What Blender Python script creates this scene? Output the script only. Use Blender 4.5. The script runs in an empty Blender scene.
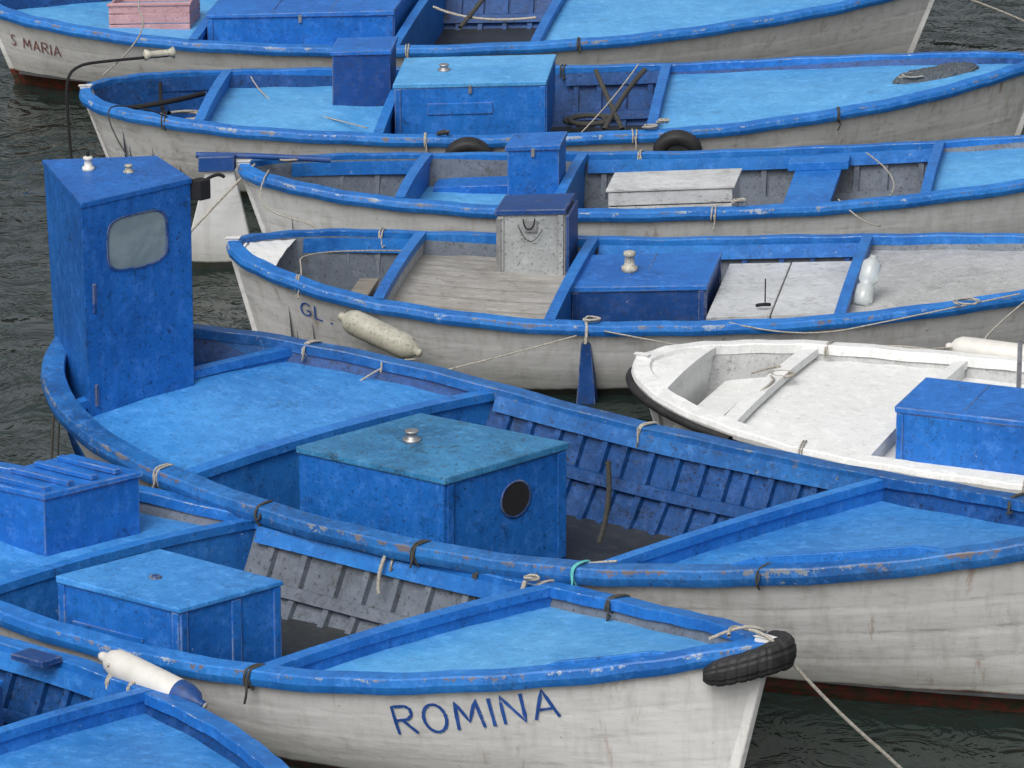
import bpy, math, random
from mathutils import Vector
random.seed(7)
D=bpy.data; C=bpy.context
COL=C.collection
# ---------------------------------------------------------------- materials
def nodes(name):
    m=D.materials.new(name); m.use_nodes=True; nt=m.node_tree; nt.nodes.clear()
    o=nt.nodes.new('ShaderNodeOutputMaterial'); b=nt.nodes.new('ShaderNodeBsdfPrincipled')
    nt.links.new(b.outputs[0],o.inputs[0])
    return m,nt,b
def N(nt,t,**k):
    n=nt.nodes.new(t)
    for a,v in k.items(): setattr(n,a,v)
    return n
def ramp(nt,src,a,b,ca=(0,0,0,1),cb=(1,1,1,1)):
    r=nt.nodes.new('ShaderNodeValToRGB'); e=r.color_ramp.elements
    e[0].position=a;e[1].position=b;e[0].color=ca;e[1].color=cb
    nt.links.new(src,r.inputs[0]); return r.outputs[0]
def mix(nt,f,a,b,mode='MIX'):
    n=nt.nodes.new('ShaderNodeMix'); n.data_type='RGBA'; n.blend_type=mode
    for s,v in ((n.inputs[0],f),(n.inputs[6],a),(n.inputs[7],b)):
        if hasattr(v,'links'): nt.links.new(v,s)
        else: s.default_value=v if not isinstance(v,tuple) or len(v)==4 else (*v,1)
    return n.outputs[2]
def mth(nt,op,a,b=0.0):
    n=nt.nodes.new('ShaderNodeMath'); n.operation=op
    for s,v in ((n.inputs[0],a),(n.inputs[1],b)):
        if hasattr(v,'links'): nt.links.new(v,s)
        else: s.default_value=v
    return n.outputs[0]
def noise(nt,vec,scale,detail=4,rough=.55,dist=0):
    n=N(nt,'ShaderNodeTexNoise'); n.inputs['Scale'].default_value=scale
    n.inputs['Detail'].default_value=detail; n.inputs['Roughness'].default_value=rough
    n.inputs['Distortion'].default_value=dist
    nt.links.new(vec,n.inputs['Vector']); return n.outputs['Fac']
def mapping(nt,vec,sc,loc=(0,0,0)):
    n=N(nt,'ShaderNodeMapping'); n.inputs['Scale'].default_value=sc; n.inputs['Location'].default_value=loc
    nt.links.new(vec,n.inputs['Vector']); return n.outputs[0]
def paint(name,base,var=.25,chip=(.30,.29,.27),chipamt=.5,dirt=(.05,.045,.035),dirtamt=.35,rough=.42,edge=False,seed=0,grain=(1,1,1),fade=None,bump=.3,uvwear_lowdark=False,chip2=None):
    m,nt,b=nodes(name)
    tc=N(nt,'ShaderNodeTexCoord'); v=mapping(nt,tc.outputs['Object'],(1,1,1),(seed*3.1,seed*1.7,seed*.9))
    vg=mapping(nt,v,grain)
    dark=tuple(c*(1-var) for c in base); lite=tuple(min(1,c*(1+var)+.02*var) for c in base)
    if fade: lite=fade
    n1=noise(nt,v,1.3,3,.65,.2)
    col=mix(nt,ramp(nt,n1,.28,.72),dark,lite)
    n2=noise(nt,vg,11,5,.75)
    pale=tuple(min(1,c*1.25+.05) for c in (fade or base))
    col=mix(nt,mth(nt,'MULTIPLY',ramp(nt,n2,.50,.70),.5),col,pale)
    # drip / brush streaks
    nb=noise(nt,mapping(nt,v,(13,13,1.0)),1.0,5,.72)
    col=mix(nt,mth(nt,'MULTIPLY',ramp(nt,nb,.50,.74),.28+dirtamt*.35),col,tuple(c*.6+d*.12 for c,d in zip(base,dirt)))
    n3=noise(nt,v,4.6,6,.85,.3)
    col=mix(nt,mth(nt,'MULTIPLY',ramp(nt,n3,.53,.70),dirtamt*.8),col,dirt)
    col=mix(nt,mth(nt,'MULTIPLY',ramp(nt,n3,.62,.645),dirtamt*.6),col,dirt)
    n5=noise(nt,vg,42,3,.7)
    col=mix(nt,mth(nt,'MULTIPLY',ramp(nt,n5,.57,.68),min(1,dirtamt*1.2)),col,dirt)
    # scuffs: pale scratches
    ns=noise(nt,mapping(nt,v,(4,22,22),(5,5,5)),1.7,5,.8)
    col=mix(nt,mth(nt,'MULTIPLY',ramp(nt,ns,.63,.67),.45),col,pale)
    n4=noise(nt,vg,14,6,.78,.3)
    lo=.70-.055*chipamt
    cf=ramp(nt,n4,lo,lo+.015)
    if uvwear_lowdark:
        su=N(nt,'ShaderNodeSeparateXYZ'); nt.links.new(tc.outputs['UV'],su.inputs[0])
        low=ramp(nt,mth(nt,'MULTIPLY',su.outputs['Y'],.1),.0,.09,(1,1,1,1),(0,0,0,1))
        col=mix(nt,mth(nt,'MULTIPLY',low,.45),col,tuple(c*.35 for c in base))  # rail colour darkened towards the bottom of its outer face
        e1=mth(nt,'SUBTRACT',1.0,mth(nt,'MULTIPLY',mth(nt,'ABSOLUTE',mth(nt,'SUBTRACT',su.outputs['Y'],2.0)),.8))
        e2=mth(nt,'SUBTRACT',1.0,mth(nt,'MULTIPLY',mth(nt,'ABSOLUTE',mth(nt,'SUBTRACT',su.outputs['Y'],4.6)),1.6))
        ed=mth(nt,'MAXIMUM',mth(nt,'MAXIMUM',e1,e2),0.0)
        n6=noise(nt,v,6.5,6,.82)
        ef=ramp(nt,mth(nt,'ADD',n6,mth(nt,'MULTIPLY',ed,.16)),.72-.05*chipamt,.735-.05*chipamt)
        cf=mth(nt,'MAXIMUM',cf,ef)
    if edge:
        bv=N(nt,'ShaderNodeBevel',samples=2); bv.inputs['Radius'].default_value=.014
        g=N(nt,'ShaderNodeNewGeometry'); dt=N(nt,'ShaderNodeVectorMath',operation='DOT_PRODUCT')
        nt.links.new(bv.outputs[0],dt.inputs[0]); nt.links.new(g.outputs['Normal'],dt.inputs[1])
        ed=ramp(nt,dt.outputs['Value'],.80,.985,(1,1,1,1),(0,0,0,1))
        ef=mth(nt,'MULTIPLY',ed,ramp(nt,n3,.50-.08*chipamt,.56-.08*chipamt))
        cf=mth(nt,'MAXIMUM',cf,ef)
    cc=mix(nt,ramp(nt,n1,.42,.55),chip,chip2) if chip2 else chip
    col=mix(nt,mth(nt,'MULTIPLY',cf,.85),col,cc)
    nt.links.new(col,b.inputs['Base Color'])
    nt.links.new(mth(nt,'ADD',mth(nt,'MULTIPLY',n2,.4),rough-.15),b.inputs['Roughness'])
    b.inputs['Specular IOR Level'].default_value=.35
    bp=N(nt,'ShaderNodeBump'); bp.inputs['Strength'].default_value=bump; bp.inputs['Distance'].default_value=.012
    nt.links.new(noise(nt,mapping(nt,v,(3,6,6)),2.2,3,.6),bp.inputs['Height']); nt.links.new(bp.outputs[0],b.inputs['Normal'])
    return m
def hullmat(name,base,bottom=(.07,.02,.015),wl=.10,seed=0,dirtamt=.4,planks=True,pl=.3):
    m,nt,b=nodes(name)
    tc=N(nt,'ShaderNodeTexCoord'); v=mapping(nt,tc.outputs['Object'],(1,1,1),(seed*2.3,seed,0))
    sep=N(nt,'ShaderNodeSeparateXYZ'); nt.links.new(tc.outputs['Object'],sep.inputs[0])
    su=N(nt,'ShaderNodeSeparateXYZ'); nt.links.new(tc.outputs['UV'],su.inputs[0])
    n1=noise(nt,v,1.8,4,.6,.3)
    col=mix(nt,ramp(nt,n1,.3,.7),tuple(c*.88 for c in base),base)
    st=noise(nt,mapping(nt,v,(12,12,1.1)),1.0,5,.65)
    col=mix(nt,mth(nt,'MULTIPLY',ramp(nt,st,.48,.76),.75*dirtamt),col,(.33,.31,.26))
    st2=noise(nt,mapping(nt,v,(6,6,.6),(7,3,1)),1.0,6,.74,.3)
    col=mix(nt,mth(nt,'MULTIPLY',ramp(nt,st2,.60,.68),.7*dirtamt),col,(.26,.14,.07))
    sp=noise(nt,v,16,6,.75)
    col=mix(nt,mth(nt,'MULTIPLY',ramp(nt,sp,.66,.69),.6),col,(.20,.19,.17))
    sc=noise(nt,mapping(nt,v,(1,1,5)),3,6,.78,.4)
    col=mix(nt,mth(nt,'MULTIPLY',ramp(nt,sc,.56,.68),.5*dirtamt),col,(.20,.21,.21))
    fr=mth(nt,'FRACT',su.outputs['Y'])
    seam=mth(nt,'SUBTRACT',1.0,ramp(nt,mth(nt,'ABSOLUTE',mth(nt,'SUBTRACT',fr,.5)),.0,.12))
    if planks:
        bk=ramp(nt,sc,.40,.6)
        col=mix(nt,mth(nt,'MULTIPLY',mth(nt,'MULTIPLY',seam,bk),.9*pl),col,(.22,.22,.21))
    z=mth(nt,'ADD',sep.outputs['Z'],mth(nt,'MULTIPLY',mth(nt,'SUBTRACT',n1,.5),.06))
    scum=ramp(nt,mth(nt,'ADD',z,mth(nt,'MULTIPLY',st,.15)),wl+.05,wl+.34,(1,1,1,1),(0,0,0,1))
    col=mix(nt,mth(nt,'MULTIPLY',scum,.55),col,(.17,.17,.13))
    bt=ramp(nt,z,wl-.005,wl+.012,(1,1,1,1),(0,0,0,1))
    bc=mix(nt,ramp(nt,sp,.4,.6),bottom,(.02,.025,.012))
    col=mix(nt,bt,col,bc)
    nt.links.new(col,b.inputs['Base Color'])
    b.inputs['Roughness'].default_value=.5; b.inputs['Specular IOR Level'].default_value=.3
    bp=N(nt,'ShaderNodeBump'); bp.inputs['Strength'].default_value=.5; bp.inputs['Distance'].default_value=.012
    saw=mth(nt,'ADD',mth(nt,'MULTIPLY',ramp(nt,fr,.0,.5),pl*.8),mth(nt,'MULTIPLY',ramp(nt,fr,.5,.75),-pl*.8)) if planks else 0.0
    h=mth(nt,'ADD',mth(nt,'MULTIPLY',noise(nt,mapping(nt,v,(1,1,3)),5,3),.8),saw)
    nt.links.new(h,bp.inputs['Height']); nt.links.new(bp.outputs[0],b.inputs['Normal'])
    return m
def simple(name,base,rough=.6,var=.2,scale=12,bump=.3,metal=0,stretch=(1,1,1)):
    m,nt,b=nodes(name)
    tc=N(nt,'ShaderNodeTexCoord'); v=mapping(nt,tc.outputs['Object'],stretch)
    n=noise(nt,v,scale,4,.65)
    col=mix(nt,ramp(nt,n,.3,.7),tuple(c*(1-var) for c in base),tuple(min(1,c*(1+var)) for c in base))
    nt.links.new(col,b.inputs['Base Color']); b.inputs['Roughness'].default_value=rough; b.inputs['Metallic'].default_value=metal
    bp=N(nt,'ShaderNodeBump'); bp.inputs['Strength'].default_value=bump; bp.inputs['Distance'].default_value=.006
    nt.links.new(n,bp.inputs['Height']); nt.links.new(bp.outputs[0],b.inputs['Normal'])
    return m
M={}
WOOD=(.16,.12,.09);PALE=(.36,.42,.48)
M['rim']=paint('blue_rim_paint',(.010,.125,.47),chipamt=.75,seed=1,fade=(.024,.20,.58),uvwear_lowdark=True,chip=PALE,chip2=WOOD,dirtamt=.45,var=.2,dirt=(.02,.04,.08))
M['rim_d']=paint('blue_rim_worn',(.008,.085,.32),chipamt=1.2,seed=2,fade=(.022,.165,.47),dirtamt=.7,uvwear_lowdark=True,chip=(.22,.25,.27),chip2=WOOD,var=.3,dirt=(.03,.04,.06))
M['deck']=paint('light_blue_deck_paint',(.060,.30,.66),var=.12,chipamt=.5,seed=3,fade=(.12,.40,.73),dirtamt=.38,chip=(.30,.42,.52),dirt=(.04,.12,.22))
M['deck5']=paint('blue_deck_paint',(.028,.20,.57),var=.15,chipamt=.7,seed=4,fade=(.065,.29,.67),dirtamt=.5,chip=(.10,.16,.26),dirt=(.02,.06,.14))
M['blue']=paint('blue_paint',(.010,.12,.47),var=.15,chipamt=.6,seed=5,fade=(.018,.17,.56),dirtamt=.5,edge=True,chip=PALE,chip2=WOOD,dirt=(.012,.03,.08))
M['blueb']=paint('blue_beam_paint',(.012,.13,.48),var=.15,chipamt=.8,seed=25,fade=(.025,.20,.58),dirtamt=.5,chip=PALE,chip2=WOOD,dirt=(.012,.03,.07))
M['blue5']=paint('blue_cabin_paint',(.008,.105,.42),chipamt=1.1,seed=6,fade=(.014,.15,.51),dirtamt=.65,chip=(.012,.02,.04),edge=True,dirt=(.006,.022,.06),var=.2)
M['boxtop5']=paint('worn_blue_top',(.020,.16,.36),chipamt=1.6,seed=7,fade=(.05,.25,.49),dirtamt=.9,chip=(.05,.08,.10),bump=.5,edge=True,dirt=(.02,.045,.06),var=.25)
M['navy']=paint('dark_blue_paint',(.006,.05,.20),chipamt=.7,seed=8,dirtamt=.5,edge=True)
M['inblue']=paint('inner_blue_paint',(.005,.055,.20),chipamt=1.2,seed=9,dirtamt=.95,chip=(.06,.07,.08),dirt=(.006,.010,.02),fade=(.008,.075,.27))
M['ingrey']=paint('inner_grey_paint',(.13,.155,.19),chipamt=1.1,seed=10,dirtamt=.8,chip=(.07,.06,.05))
M['greydeck']=paint('grey_deck_paint',(.36,.37,.37),chipamt=1.0,seed=11,dirtamt=.45,chip=(.27,.22,.17),fade=(.46,.47,.47),var=.1)
M['tandeck']=paint('bare_plank_deck',(.30,.28,.24),chipamt=1.0,seed=21,dirtamt=.5,chip=(.42,.42,.42),fade=(.40,.39,.37),var=.2,grain=(.25,2,1))
M['greybox']=paint('weathered_metal_box',(.27,.29,.29),chipamt=.9,seed=12,dirtamt=.6,chip=(.14,.09,.06),fade=(.38,.40,.40),edge=True,rough=.38)
M['white']=paint('white_paint',(.72,.73,.72),var=.04,chipamt=.5,seed=13,dirtamt=.22,chip=(.4,.4,.38),dirt=(.25,.23,.2))
M['whitebox']=paint('worn_white_box',(.48,.50,.51),chipamt=1.2,seed=14,dirtamt=.5,chip=(.25,.22,.19),grain=(.3,1,1),edge=True)
M['floor']=paint('bilge_boards',(.03,.035,.04),chipamt=.8,seed=15,dirtamt=.8,chip=(.09,.07,.055))
M['woodg']=simple('weathered_wood',(.22,.20,.17),.8,.35,6,.5,0,(1,8,8))
M['rope']=simple('rope_fibre',(.34,.32,.28),.9,.4,60,.8)
M['roped']=simple('dark_rope_fibre',(.05,.05,.045),.9,.4,60,.8)
M['ropet']=simple('turquoise_rope',(.10,.42,.40),.9,.3,60,.8)
M['rubber']=simple('tyre_rubber',(.016,.016,.017),.65,.6,9,.9)
M['fender']=simple('fender_vinyl',(.60,.59,.55),.45,.12,5,.15)
M['fendold']=paint('old_fender_vinyl',(.42,.41,.34),seed=19,var=.1,dirtamt=.6,chipamt=.8,chip=(.15,.13,.1))
M['steel']=simple('galvanised_steel',(.35,.35,.35),.45,.3,14,.2,.7)
M['dark']=simple('dark_void',(.008,.008,.01),.9,.2)
M['net']=simple('fishing_net',(.07,.085,.10),.95,.6,55,1.0)
M['text']=paint('blue_lettering',(.02,.09,.36),seed=16,chip=(.6,.6,.58),chipamt=1.0)
M['textr']=paint('red_lettering',(.20,.08,.07),seed=17,chip=(.6,.6,.58),chipamt=.8)
M['pink']=paint('pinkish_plastic',(.52,.30,.30),seed=18,chip=(.6,.5,.5),chipamt=.6,var=.15)
g,nt,b=nodes('translucent_plastic'); b.inputs['Base Color'].default_value=(.75,.8,.8,1);b.inputs['Roughness'].default_value=.18;b.inputs['Transmission Weight'].default_value=.55;M['bottle']=g
g,nt,b=nodes('cabin_window_glass'); b.inputs['Roughness'].default_value=.25
n_=noise(nt,N(nt,'ShaderNodeTexCoord').outputs['Object'],3,4,.6,.6); nt.links.new(mix(nt,ramp(nt,n_,.3,.7),(.10,.15,.17),(.27,.33,.34)),b.inputs['Base Color']); M['glass']=g
# ---------------------------------------------------------------- mesh helpers
def mesh(name,verts,faces,mat,parent=None,smooth=False,uvs=None,bevel=0):
    me=D.meshes.new(name); me.from_pydata([tuple(v) for v in verts],[],faces); me.update()
    ob=D.objects.new(name,me); COL.objects.link(ob)
    if mat: me.materials.append(mat)
    if smooth:
        for p in me.polygons: p.use_smooth=True
    if uvs:
        l=me.uv_layers.new(name='UVMap')
        for p in me.polygons:
            for li in p.loop_indices: l.data[li].uv=uvs[me.loops[li].vertex_index]
    if bevel:
        md=ob.modifiers.new('b','BEVEL'); md.width=bevel; md.segments=2; md.limit_method='ANGLE'
    if parent: ob.parent=parent
    return ob
def grid(nu,nv):
    return [(i*nv+j,(i+1)*nv+j,(i+1)*nv+j+1,i*nv+j+1) for i in range(nu-1) for j in range(nv-1)]
def tube(name,pts,r,mat,parent=None,jit=0):
    cu=D.curves.new(name,'CURVE'); cu.dimensions='3D'; cu.bevel_depth=r; cu.bevel_resolution=2; cu.resolution_u=6
    sp=cu.splines.new('NURBS'); sp.points.add(len(pts)-1)
    for q,p in zip(sp.points,pts):
        q.co=(p[0]+random.uniform(-jit,jit),p[1]+random.uniform(-jit,jit),p[2]+random.uniform(-jit,jit),1)
    sp.order_u=3; sp.use_endpoint_u=True
    cu.materials.append(mat); ob=D.objects.new(name,cu); COL.objects.link(ob)
    if parent: ob.parent=parent
    return ob
def revolve(name,prof,p0,p1,mat,parent=None,seg=24):
    a=Vector(p0);b_=Vector(p1);d=(b_-a); n=d.normalized()
    u=n.cross(Vector((0,0,1)))
    if u.length<.01: u=Vector((1,0,0))
    u.normalize(); w=n.cross(u); V=[]
    for t,r in prof:
        for k in range(seg):
            an=2*math.pi*k/seg
            V.append(a+d*t+(u*math.cos(an)+w*math.sin(an))*r)
    F=[]
    for i in range(len(prof)-1):
        for k in range(seg):
            F.append((i*seg+k,i*seg+(k+1)%seg,(i+1)*seg+(k+1)%seg,(i+1)*seg+k))
    F.append(tuple(range(seg))[::-1]); F.append(tuple((len(prof)-1)*seg+k for k in range(seg)))
    return mesh(name,V,F,mat,parent,True)
O_=[(.45+.42*math.sin(a*math.pi/9),.5+.5*math.cos(a*math.pi/9)) for a in range(19)]
GL={'R':(.75,[[(0,0),(0,1),(.5,1),(.68,.88),(.68,.66),(.5,.52),(.03,.5)],[(.3,.5),(.75,0)]]),'O':(.9,[O_]),
'M':(.95,[[(0,0),(.1,1),(.47,.25),(.84,1),(.95,0)]]),'I':(.1,[[(.05,0),(.05,1)]]),'N':(.75,[[(0,0),(.02,1),(.72,0),(.74,1)]]),
'A':(.8,[[(0,0),(.4,1),(.8,0)],[(.14,.33),(.66,.33)]]),'G':(.8,[[(.75,.85),(.5,1),(.2,.9),(.02,.55),(.15,.12),(.45,0),(.75,.12),(.76,.42),(.45,.42)]]),
'L':(.6,[[(0,1),(0,0),(.6,0)]]),'S':(.6,[[(.6,.88),(.35,1),(.08,.85),(.12,.62),(.5,.42),(.58,.18),(.3,0),(0,.12)]]),' ':(.45,[]),'.':(.1,[[(0,0),(.1,0)]])}
# ---------------------------------------------------------------- boat
class Boat:
    def __init__(s,name,p,zm,hull,rim,rim_h=.075,cap=.07,inner=None,floorz=.13):
        (s.cx,s.cy,s.th,s.L,s.B,s.zl,s.zr,s.pl,s.pr,s.ql,s.qr,s.k)=p; s.zm=zm; s.rim_h=rim_h;s.cap=cap;s.rm=rim
        s.e=D.objects.new(name,None); COL.objects.link(s.e); s.e.location=(s.cx,s.cy,0); s.e.rotation_euler=(0,0,s.th)
        s.fz=floorz; s.inner=inner or M['inblue']
        s.build(hull,rim,cap)
    def sh(s,x,y,z): return (x+s.k*y,y,z)
    def world(s,x,y,z):
        x=x+s.k*y;c,n=math.cos(s.th),math.sin(s.th)
        return (s.cx+c*x-n*y,s.cy+n*x+c*y,z)
    def w(s,x):
        t=max(-1,min(1,2*x/s.L))
        if t<0: return s.B*max(1-abs(t)**s.pl,0)**s.ql
        return s.B*max(1-abs(t)**s.pr,0)**s.qr
    def rz(s,x):
        t=2*x/s.L; return s.zm+(s.zl if t<0 else s.zr)*t*t
    def hb(s,x,z):
        r=s.rz(x); hh=max((z+.35)/(r+.35),0); t=abs(2*x/s.L)
        return s.w(x)*hh**(.26+.35*t**3)
    def O(s,name,V,F,mat,**k):
        return mesh(name,[s.sh(*v) for v in V],F,mat,s.e,**k)
    def build(s,hull,rim,cap):
        n=64; L2=s.L/2
        xs=[-math.cos(math.pi*i/n)*L2 for i in range(n+1)]
        lv=[1,.93,.85,.77,.68,.58,.48,.38,.27,.14,0]
        for sgn,nm in((-1,'hull_side_near'),(1,'hull_side_far')):
            V=[];UV=[]
            for x in xs:
                r=s.rz(x); t=abs(x/L2)
                for h in lv:
                    z=-.35+(r+.35-.02)*h
                    V.append((x*(1-.10*(1-h)),sgn*s.w(x)*h**(.26+.35*t**3) if h>0 else 0,z)); UV.append((x,(1-h)*7.0))
            F=grid(n+1,len(lv))
            if sgn>0: F=[f[::-1] for f in F]
            s.O(nm,V,F,hull,smooth=True,uvs=UV)
            V=[];UV=[]
            for x in xs:
                r=s.rz(x); 
                for j in range(8):
                    z=r-.03+(s.fz-.02-r)*j/7; h=(z+.35)/(r+.35)
                    V.append((x*(1-.10*(1-h))*.985,sgn*max(s.hb(x,z)-.05,0),z)); UV.append((x,j/7*5))
            s.O(nm+'_lining',V,grid(n+1,8),s.inner,smooth=True,uvs=UV)
        for sg,nm in((-1,'stem_left'),(1,'stem_right')):
            V=[]
            for i in range(9):
                h=1-i/8; x=sg*L2; r=s.rz(x); z=-.35+(r+.35)*h+(.03 if i==0 else 0); xx=x*(1-.10*(1-h))
                for dx,dy in((-.06,-.03),(.035,-.022),(.035,.022),(-.06,.03)): V.append((xx+sg*dx,dy,z))
            F=[]
            for i in range(8):
                for j in range(4): F.append((i*4+j,i*4+(j+1)%4,(i+1)*4+(j+1)%4,(i+1)*4+j))
            F.append((0,1,2,3))
            s.O(nm,V,F,hull,uvs=[(0,.2)]*len(V),bevel=.008)
        P=[(x,-s.w(x)) for x in xs]+[(x,s.w(x)) for x in xs[-2:0:-1]]
        m=len(P);V=[];UV=[]
        prof=[(.022,-s.rim_h),(.034,-s.rim_h*.5),(.026,-.004),(.018,.006),(-cap+.006,.012),(-cap,.004),(-cap,-.06)]
        for i in range(m):
            a=P[i-1];b=P[(i+1)%m];tx,ty=b[0]-a[0],b[1]-a[1];l=math.hypot(tx,ty)
            nx,ny=ty/l,-tx/l; jz=.004*math.sin(i*1.7)+.003*math.sin(i*.6+s.cx)
            for q,(o,dz) in enumerate(prof):
                x=P[i][0]+nx*o;y=P[i][1]+ny*o
                if o<0 and y*(P[i][1] if abs(P[i][1])>1e-6 else 1)<0 : y=0
                if o<0 and P[i][1]==0: y=0
                V.append((x,y,s.rz(P[i][0])+dz+jz));UV.append((P[i][0],q))
        k=len(prof);F=[]
        for i in range(m):
            for j in range(k):
                F.append((i*k+j,((i+1)%m)*k+j,((i+1)%m)*k+(j+1)%k,i*k+(j+1)%k))
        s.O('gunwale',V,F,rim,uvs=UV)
        V=[]
        for i in range(33):
            x=-L2*.92+L2*1.84*i/32; w=max(s.hb(x,s.fz)-.04,0)
            for r in(-1,0,1): V.append((x,r*w,s.fz))
        s.O('floor_boards',V,grid(33,3),M['floor'])
    def deck(s,x0,x1,drop,mat,camber=.03,name='deck',z=None,joints=False):
        V=[];n=30;mm=11
        for i in range(n+1):
            x=x0+(x1-x0)*i/n
            zt=(s.rz(x)-drop) if z is None else z
            w=max(s.hb(x,zt)-.045,0)
            for j in range(mm):
                r=-1+2*j/(mm-1); V.append((x*.985 if abs(x)>s.L*.49 else x,r*w,zt+camber*(1-r*r)+.004*math.sin(j*2.1+i*.7)))
        return s.O(name,V,grid(n+1,mm),mat,smooth=True)
    def seams(s,x0,x1,drop,camber,mat,n=7,hw=.004):
        for q in range(1,n):
            y=-s.B*.9+2*s.B*.9*q/n; V=[]
            for i in range(21):
                x=x0+(x1-x0)*i/20; zt=s.rz(x)-drop; w=max(s.hb(x,zt)-.05,.01); yy=max(-w,min(w,y)); r=yy/w
                for d in(-hw,hw): V.append((x,yy+d,zt+camber*(1-r*r)+.006))
            s.O('deck_seam',V,grid(21,2),mat)
    def beam(s,x,mat,up=.0,th=.05,camber=.03,bottom=None,name='crossbeam',face=None,ov=.016):
        V=[];n=12
        zt=s.rz(x)+up; bz=s.fz if bottom is None else bottom
        for xx in(x-th/2,x+th/2):
            for zz in(0,1):
                for j in range(n+1):
                    r=-1+2*j/n
                    if zz==0: V.append((xx,r*(s.w(x)-.03),zt+camber*(1-r*r)))
                    else: V.append((xx,r*(s.hb(x,bz)-.05),bz))
        m=n+1;F=[]
        for j in range(n):
            F+= [(j,j+1,m+j+1,m+j)[::-1],(2*m+j,2*m+j+1,3*m+j+1,3*m+j),(j,j+1,2*m+j+1,2*m+j)]
        s.O(name+'_bulkhead',V,F,face or mat)
        V=[]
        for xx in(x-th/2-ov,x+th/2+ov):
            for dz in(.012,-.045):
                for j in range(n+1):
                    r=-1+2*j/n; V.append((xx,r*(s.w(x)-.05),zt+dz+camber*(1-r*r)))
        F=[]
        for j in range(n):
            F+=[(j,j+1,m+j+1,m+j)[::-1],(2*m+j,2*m+j+1,3*m+j+1,3*m+j),(j,j+1,2*m+j+1,2*m+j),(m+j,m+j+1,3*m+j+1,3*m+j)[::-1]]
        s.O(name,V,F,mat)
    def coaming(s,x0,x1,side,mat,h=.055,t=.05):
        V=[];n=20
        for i in range(n+1):
            x=x0+(x1-x0)*i/n; w=s.w(x)-s.cap+.02; e=min(1,min(i,n-i)/3); z=s.rz(x)
            for y,zz in((w,z-.05),(w,z+.012+h*e),(w-t,z+.012+h*e),(w-t,z-.08)): V.append((x,side*y,zz))
        F=[]
        for i in range(n):
            for j in range(3): F.append((i*4+j,i*4+4+j,i*4+5+j,i*4+1+j))
        F+= [(0,1,2,3),(n*4,n*4+1,n*4+2,n*4+3)]
        s.O('coaming_plank',V,F,mat,bevel=.004)
    def block(s,name,x0,x1,y0,y1,z0,z1,mat,bevel=.006,taper=0,jit=0):
        V=[(x0,y0,z0),(x1,y0,z0),(x1,y1,z0),(x0,y1,z0),(x0+taper,y0+taper,z1),(x1-taper,y0+taper,z1),(x1-taper,y1-taper,z1),(x0+taper,y1-taper,z1)]
        if jit: V=[(x+random.uniform(-jit,jit),y+random.uniform(-jit,jit),z+(random.uniform(-jit,jit) if z==z1 else 0)) for x,y,z in V]
        F=[(0,3,2,1),(4,5,6,7),(0,1,5,4),(1,2,6,5),(2,3,7,6),(3,0,4,7)]
        return s.O(name,V,F,mat,bevel=bevel)
    def box(s,name,x0,x1,y0,y1,z0,z1,mat,top=None,lid=.04,over=.014,battens=True,clasp=True,planks=True):
        s.block(name+'_body',x0,x1,y0,y1,z0,z1-lid,mat)
        s.block(name+'_lid',x0-over,x1+over,y0-over,y1+over,z1-lid,z1,top or mat,bevel=.008,jit=.007)
        if battens:
            t=.012;h0=z0+.02;h1=z1-lid-.004
            for a,b in((x0+.001,x0+.05),(x1-.05,x1-.001)):
                s.block(name+'_batten',a,b,y0-t,y0+.001,h0,h1,mat,bevel=.003)
            for a,b in((y0+.001,y0+.05),(y1-.05,y1-.001)):
                s.block(name+'_side_batten',x1-.001,x1+t,a,b,h0,h1,mat,bevel=.003)
        if clasp: s.block(name+'_clasp',(x0+x1)/2-.014,(x0+x1)/2+.014,y0-.022,y0-.014,z1-.09,z1-.02,M['steel'],bevel=.002)
        if planks:
            n=max(2,int((x1-x0)/.45))
            for i in range(1,n):
                x=x0+(x1-x0)*i/n+random.uniform(-.02,.02)
                s.block(name+'_lid_joint',x-.003,x+.003,y0-over+.01,y1+over-.01,z1-.004,z1+.002,M['navy'],bevel=0)
    def ribs(s,x0,x1,mat,step=.28,top=.09,smat=None,clamp=None):
        n=max(1,int((x1-x0)/step)); V=[];F=[]
        for i in range(n+1):
            x=x0+(x1-x0)*(i+.5)/(n+1)+random.uniform(-.03,.03)
            for sg in(-1,1):
                b0=len(V);m=7;z1=s.rz(x)-top+.03
                for j in range(m):
                    z=z1+(s.fz-z1)*j/(m-1); y=max(s.hb(x,z)-.048,0.03)
                    for dx,dy in((-.022,0),(-.022,-.045),(.022,-.045),(.022,0)): V.append((x+dx,sg*(y+dy),z))
                for j in range(m-1):
                    for q in range(3):
                        a=b0+j*4+q; f=(a,a+1,a+5,a+4); F.append(f if sg<0 else f[::-1])
                F.append((b0,b0+1,b0+2,b0+3))
        s.O('ribs',V,F,mat)
        for sg in(-1,1):
          for dz,h,mm in((.03,.10,clamp or s.rm),(.34,.07,smat or mat)):
            V=[];UV=[]
            for i in range(25):
                x=x0+(x1-x0)*i/24
                for q in range(4):
                    z=s.rz(x)-dz-(h if q in(2,3) else 0); z=max(z,s.fz+.01)
                    y=max(s.hb(x,z)-.093-(.02 if q in(1,2) else 0),0)
                    V.append((x,sg*y,z));UV.append((x,9))
            F=[]
            for i in range(24):
                for q in range(3): F.append((i*4+q,i*4+4+q,i*4+5+q,i*4+1+q))
            s.O('stringer',V,F,mm,uvs=UV)
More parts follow.
